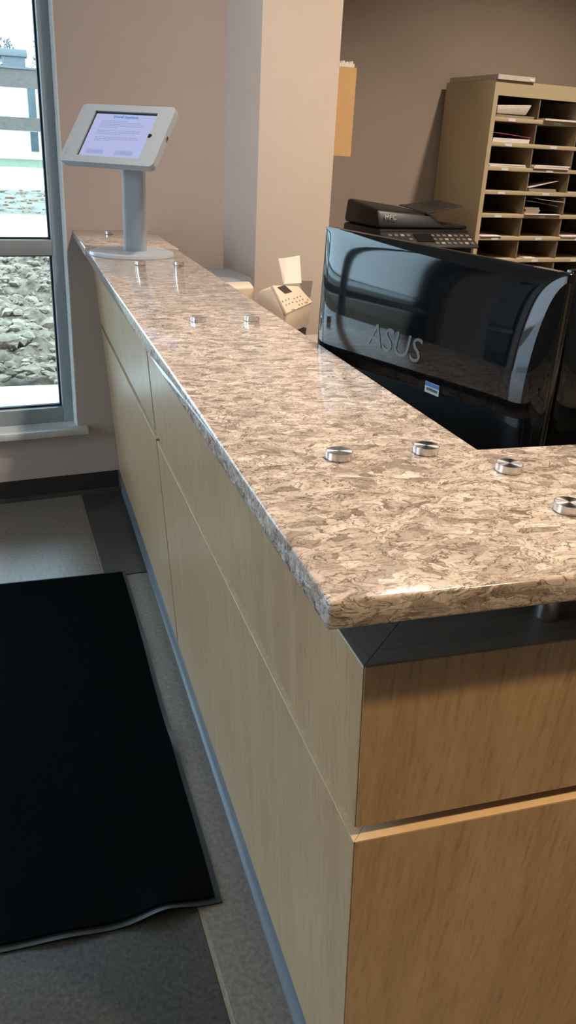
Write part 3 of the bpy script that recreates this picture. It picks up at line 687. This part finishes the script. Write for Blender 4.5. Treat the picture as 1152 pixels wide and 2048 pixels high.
curled('tilted_envelope', 1, 3, .165, .24, .034, 1., 'tan envelope tilted upwards in the fourth row', PAPERG, dx=.008, dz=.014)
stack(2, 3, .20, .28, [.004], 'thin papers in the fourth row third pigeonhole', dx=.006, mat_=PAPERG)
stack(1, 4, .085, .27, [.012, .010, .008], 'dark bundle standing in the fifth row second pigeonhole', dx=.004, mat_=PAPERD)
curled('curled_sheet', 1, 4, .19, .2, -.022, 1.2, 'grey curled sheet above the bundle in the fifth row', PAPERD, dx=.006, dz=.058, cat='paper')
curled('bent_leaflet', 1, 4, .165, .16, -.014, .6, 'pale bent leaflet highest in the fifth row', PAPERG, dx=.062, dn=-.01, dz=.070, cat='paper')
stack(1, 4, .215, .05, [.002], 'white slips on the fifth row shelf edge', dx=.004, dn=-.010)
stack(0, 5, .12, .3, [.004], 'white sheet flat in the sixth row first pigeonhole', dx=.0, dn=-.006)
stack(2, 5, .19, .28, [.003, .003], 'white sheets in the sixth row third pigeonhole', dx=.006, dn=-.004)
stack(1, 6, .07, .28, [.004], 'white sheet in the seventh row second pigeonhole', dx=.045)
fb_ = MB().box(0, .20, -.008, .355, 0, .004).box(0, .003, -.008, .355, .004, .019).box(.197, .20, -.008, .355, .004, .019).box(.003, .197, -.008, -.005, .004, .019).box(.003, .197, .352, .355, .004, .019)
fo = empty('paper_tray_lid', tuple(B(US+.002, 0, UZ1+.0006))); fo.rotation_euler = (0, 0, TH); tag(fo, 'shallow pale tray lying on top of the mail sorter', 'tray')
fb_.build('tray_shell', PAPERG, fo, smooth=False)
MB().box(.17, .195, -.0095, -.0082, .003, .012).build('white_tab', PAPER, fo, smooth=False)

# multifunction printer
mp = empty('multifunction_printer', tuple(B(1.30, -.10, BZ))); mp.rotation_euler = (0, 0, TH); tag(mp, 'black multifunction printer with document feeder on the back table', 'printer')
PWd, PDp = .47, .40
MB().box(0, PWd, .02, PDp, .001, .275, .012).build('body', BLACKM, mp)
MB().box(.05, PWd-.05, .012, .021, .05, .15, .004).build('paper_drawer', BLACKM2, mp)
MB().hexa([(.0, -.03, .275), (PWd, -.03, .275), (PWd, .06, .275), (0, .06, .275), (.0, -.03, .285), (PWd, -.03, .285), (PWd, .06, .335), (0, .06, .335)], .006).build('control_panel', BLACKM2, mp)
# keys on the sloping panel
for r_ in range(3):
    for c in range(14):
        if 4 <= c <= 6: continue
        if random.random() < .12: continue
        x = .03+c*.031; yb = -.018+r_*.024; zb = .2855+(yb+.03)*(.05/.09)+.0006
        MB().hexa([(x, yb, zb), (x+.018, yb, zb), (x+.018, yb+.010, zb+.0055), (x, yb+.010, zb+.0055), (x, yb, zb+.002), (x+.018, yb, zb+.002), (x+.018, yb+.010, zb+.0075), (x, yb+.010, zb+.0075)]).build('panel_key', SILVER if (r_*5+c*3) % 4 == 0 else FAXD, mp, smooth=False)
MB().hexa([(.16, -.005, .3005), (.25, -.005, .3005), (.25, .045, .328), (.16, .045, .328), (.16, -.005, .303), (.25, -.005, .303), (.25, .045, .3305), (.16, .045, .3305)]).build('panel_display', BLACKG, mp, smooth=False)
MB().box(0, PWd, .06, PDp, .275, .345, .012).build('scanner_bed', BLACKM, mp)
MB().hexa([(0, .07, .347), (.36, .07, .347), (.36, PDp, .347), (0, PDp, .347), (.0, .10, .425), (.28, .10, .405), (.28, PDp-.02, .42), (.0, PDp-.02, .452)], .016, 3).build('document_feeder', BLACKM, mp)
MB().hexa([(.25, .09, .41), (.45, .11, .440), (.45, .30, .452), (.25, .33, .425), (.25, .09, .414), (.45, .11, .444), (.45, .30, .456), (.25, .33, .429)], .001, 1).build('input_tray', BLACKM2, mp)
MB().box(.33, PWd, .08, PDp, .346, .362, .005).build('output_tray', BLACKM, mp)
tm = text_mesh('MFC', .030); tm.transform(Matrix.Translation((.060, .0765, .392))@Matrix.Rotation(math.radians(70), 4, 'X')); mesh_obj('logo', tm, SILVER, mp)

# file holder on the column
fh = empty('file_holder', tuple(B(.9008, -.335, 1.367))); fh.rotation_euler = (0, 0, TH); tag(fh, 'tan card file holder mounted on the column side', 'file holder')
g_ = .004
MB().box(.0, g_, 0, .24, 0, .29).build('back_plate', KRAFT, fh, smooth=False); MB().box(.068, .072, 0, .24, 0, .29).build('front_plate', KRAFT, fh, smooth=False)
MB().box(g_, .068, 0, g_, 0, .29).build('end_plate', KRAFT, fh, smooth=False); MB().box(g_, .068, .236, .24, 0, .29).build('end_plate', KRAFT, fh, smooth=False); MB().box(g_, .068, g_, .236, 0, g_).build('floor_plate', KRAFT, fh, smooth=False)
mb = MB(); x = .006
for k in range(9): mb.box(x, x+.0055, .006, .22, .005, .300+.012*((k*7) % 5)/5, .0); x += .0066
hp = mb.build('hanging_papers', PAPER, None, loc=tuple(fh.location), rz=TH, smooth=False); tag(hp, 'white papers poking out of the tan file holder', 'papers')

# ------------------------------------------------------------------ ceiling downlights
DLAB = ['recessed downlight over the counter end nearest the viewer', 'recessed downlight over the lobby mat', 'recessed downlight above the printer and mail sorter', 'recessed downlight above the monitors', 'recessed downlight above the beige fax machine', 'recessed downlight in the far office corner']
for k, (where, x, y, wt_) in enumerate(DOWNLIGHTS):
    r = empty('downlight', (x, y, CEIL)); tag(r, DLAB[k], 'downlight', 'recessed ceiling downlights')
    rg = MB(); o_ = [(.10*math.cos(2*math.pi*i/40), .10*math.sin(2*math.pi*i/40)) for i in range(40)]; i_ = [(p[0]*.8, p[1]*.8) for p in o_]
    ring(rg, o_, i_, -.008, -.0005, None); rg.build('trim_ring', LAMPTRIM, r)
    MB().cyl(0, 0, -.003, -.0008, .079, n=40).build('lens', LENS, r, smooth=False)
    ld = bpy.data.lights.new('downlight_lamp', 'AREA'); ld.shape = 'DISK'; ld.size = .14; ld.energy = wt_; ld.color = LOBBY_COL if where == 'lobby' else LAMP_COL; ld.spread = math.radians(112)
    lo_ = bpy.data.objects.new('downlight_lamp', ld); COL.objects.link(lo_); lo_.parent = r; lo_.location = (0, 0, -.012)

# ------------------------------------------------------------------ outside
GZ = -.15
def strip(name, y0, y1, m, label, cat, z=GZ):
    o = MB().box(-60, 40, y0, y1, z-.3, z).build(name, m, None, smooth=False); struct(o, label, cat)
strip('ground_walk', 3.25, 5.05, ROAD, 'white paved strip just outside the window', 'pavement')
strip('ground_soil', 5.05, 13.6, SOIL, 'bare soil bed beyond the window', 'ground', GZ-.12)
strip('ground_drive', 13.6, 18.3, ROAD, 'pale paved drive beyond the rubble', 'pavement')
strip('ground_scrub', 18.3, 27, SCRUB, 'scrubby verge between the drive and the road', 'ground')
strip('ground_road', 27, 46, ROAD, 'pale road in front of the far building', 'road')
strip('ground_lawn', 46, 95, GRASS, 'green lawn at the foot of the far building', 'lawn')
o = MB().box(-60, SMIN-.7, -30, 3.25, GZ-.3, GZ).build('ground_forecourt', ROAD, None, smooth=False); struct(o, 'pale forecourt outside the added side window', 'pavement')
# rubble: lumpy surface plus clods
from mathutils import noise as mn
nx, ny = 210, 200; X0_, X1_, Y0_, Y1_ = -8, 4.0, 5.02, 13.7
mb = MB(); rows = []
for j in range(ny+1):
    y = Y0_+(Y1_-Y0_)*j/ny; row = []
    for i in range(nx+1):
        x = X0_+(X1_-X0_)*i/nx
        h = .10*mn.noise((x*.7, y*.7, 1))+.11*mn.noise((x*2.1, y*2.1, 5))+.07*mn.noise((x*5, y*5, 9))+.075*mn.noise((x*9, y*9, 3))+.05*abs(mn.noise((x*17, y*17, 7)))
        e = min(1, (y-Y0_)/.5, (Y1_-y)/.8); row.append((x, y, GZ-.06+(.05+h)*max(0, e)))
    rows.append(row)
mb.grid(rows); rb = mb.build('rubble_ground', SOIL, None); tag(rb, 'churned lumpy soil bed outside the window', 'soil', kind='stuff')
mb = MB()
for k in range(5200):
    near = k < 4200
    x, y = (random.uniform(-1.6, .9), 5.15+7.8*random.random()**1.15) if near else (random.uniform(-7, 3.5), random.uniform(5.3, 13.3))
    h = .10*mn.noise((x*.7, y*.7, 1))+.11*mn.noise((x*2.1, y*2.1, 5))
    r = random.choice((.010, .014, .014, .018, .018, .024, .032, .045, .065))*(1 if near else 1.7); b = bmesh.new(); bmesh.ops.create_icosphere(b, subdivisions=1, radius=r)
    for v in b.verts: v.co *= random.uniform(.6, 1.25)
    mb._add(b, 0, 1, Matrix.Translation((x, y, GZ+.005+h+r*.2))@Matrix.Rotation(random.random()*6, 4, 'Z')@Matrix.Diagonal((1.25, .9, .65, 1)))
rk = mb.build('rubble_stones', ROCK, None, smooth=False); tag(rk, 'scattered pale stones and clods on the churned soil', 'stones', kind='stuff')
mb = MB()
for k in range(1100):
    x, y = random.uniform(-12, 7), random.uniform(18.6, 26.7); r = random.choice((.03, .05, .07, .11)); b = bmesh.new(); bmesh.ops.create_icosphere(b, subdivisions=1, radius=r)
    for v in b.verts: v.co *= random.uniform(.6, 1.2)
    mb._add(b, 0, 1, Matrix.Translation((x, y, GZ+r*.2))@Matrix.Diagonal((1.3, .9, .55, 1)))
rk = mb.build('verge_clods', ROCK, None, smooth=False); tag(rk, 'pale clods scattered over the scrubby verge', 'stones', kind='stuff')
# far building
YB = 62.; kf = (YB-CAM.y)/(45-CAM.y)
def fx_(x): return CAM.x+(x-CAM.x)*kf
def fz_(z): return CAM.z+(z-CAM.z)*kf
bd = empty('office_building', (0, YB+6, GZ)); tag(bd, 'low far building with white panels and brick bands across the road', 'building')
def bp(name, x0, x1, z0, z1, m, y0=YB, y1=YB+12): o = MB().box(x0, x1, y0, y1, z0, z1).build(name, m, bd, smooth=False); o.location = (0, -YB-6, -GZ); return o
XL, XRr = -34., 9.
zr, z1_, z2_, z3_ = fz_(4.2), fz_(3.41), fz_(2.13), fz_(1.55)
bp('brick_band', XL, XRr, z1_, zr, BRICK, YB-.10); bp('white_wall', XL, XRr, z2_, z1_, FARWHITE); bp('brick_band', XL, XRr, z3_, z2_, BRICK, YB-.10); bp('white_wall', XL, XRr, GZ-.02, z3_, FARWHITE)
xw = fx_(.93); ww = fx_(1.30)-fx_(.93)
for k in range(-9, 3):
    for za, zb_ in ((z2_+.02, z1_-.02), (GZ+.5, z3_-.05)):
        w_ = bp('window', xw+k*3.1, xw+k*3.1+ww, za, zb_, FARGLASS, YB-.06, YB-.001)
bp('roof', XL-.1, XRr+.1, zr, zr+.12, FARROOF, YB-.2)
ru = empty('roof_unit', (fx_(.45), YB+3, zr+.12)); tag(ru, 'white rooftop ventilation unit on the far building', 'ventilation unit')
MB().box(-.75, .75, -.6, .6, .0, .75).build('plinth', FARROOF, ru, smooth=False); MB().box(-.9, .9, -.75, .75, .75, 1.2, .05).build('hood', FARHOOD, ru)
# trees behind the building
def tree(x, y, h, r, label):
    t = empty('tree', (x, y, GZ)); tag(t, label, 'tree', 'trees beyond the far building')
    MB().cyl(0, 0, 0, h*.75, .22, .06, n=8).build('trunk', TRUNK, t)
    V = []; F = []
    for k in range(1500):
        a_, q_ = random.random()*6.283, random.random()**.5; e_ = random.random()
        rad = r*q_*(.35+.65*math.sin(math.pi*min(1, e_*.8+.15)))
        c = Vector((math.cos(a_)*rad, math.sin(a_)*rad, h*(.35+.65*e_)))
        d1 = Vector((random.uniform(-1, 1), random.uniform(-1, 1), random.uniform(.2, 1.4))).normalized()*random.uniform(.25, .6); d2 = d1.orthogonal().normalized()*random.uniform(.03, .09); d3 = d1.cross(d2).normalized()*.04
        n0 = len(V); V += [c-d2, c+d2, c+d3, c+d1]; F += [(n0, n0+1, n0+3), (n0+1, n0+2, n0+3), (n0+2, n0, n0+3), (n0, n0+2, n0+1)]
    me = bpy.data.meshes.new('crown'); me.from_pydata([tuple(v) for v in V], [], F); me.update(); mesh_obj('crown', me, LEAF, t)
TL = [(-24, 84, 10.5, 3.2, 'broad bare tree farthest left beyond the building'), (-15, 85, 11, 3.2, 'tall bare tree far left beyond the building'), (-6.2, 86, 9.2, 2.6, 'bare tree a little left of the rooftop unit'), (-.2, 84, 8.9, 2.4, 'bare hazy tree straight behind the rooftop unit'), (4.4, 83, 10.2, 2.2, 'bare hazy tree just right of the rooftop unit'), (9.6, 84, 9.8, 2.6, 'bare hazy tree beyond the building end')]
for a_ in TL: tree(*a_)
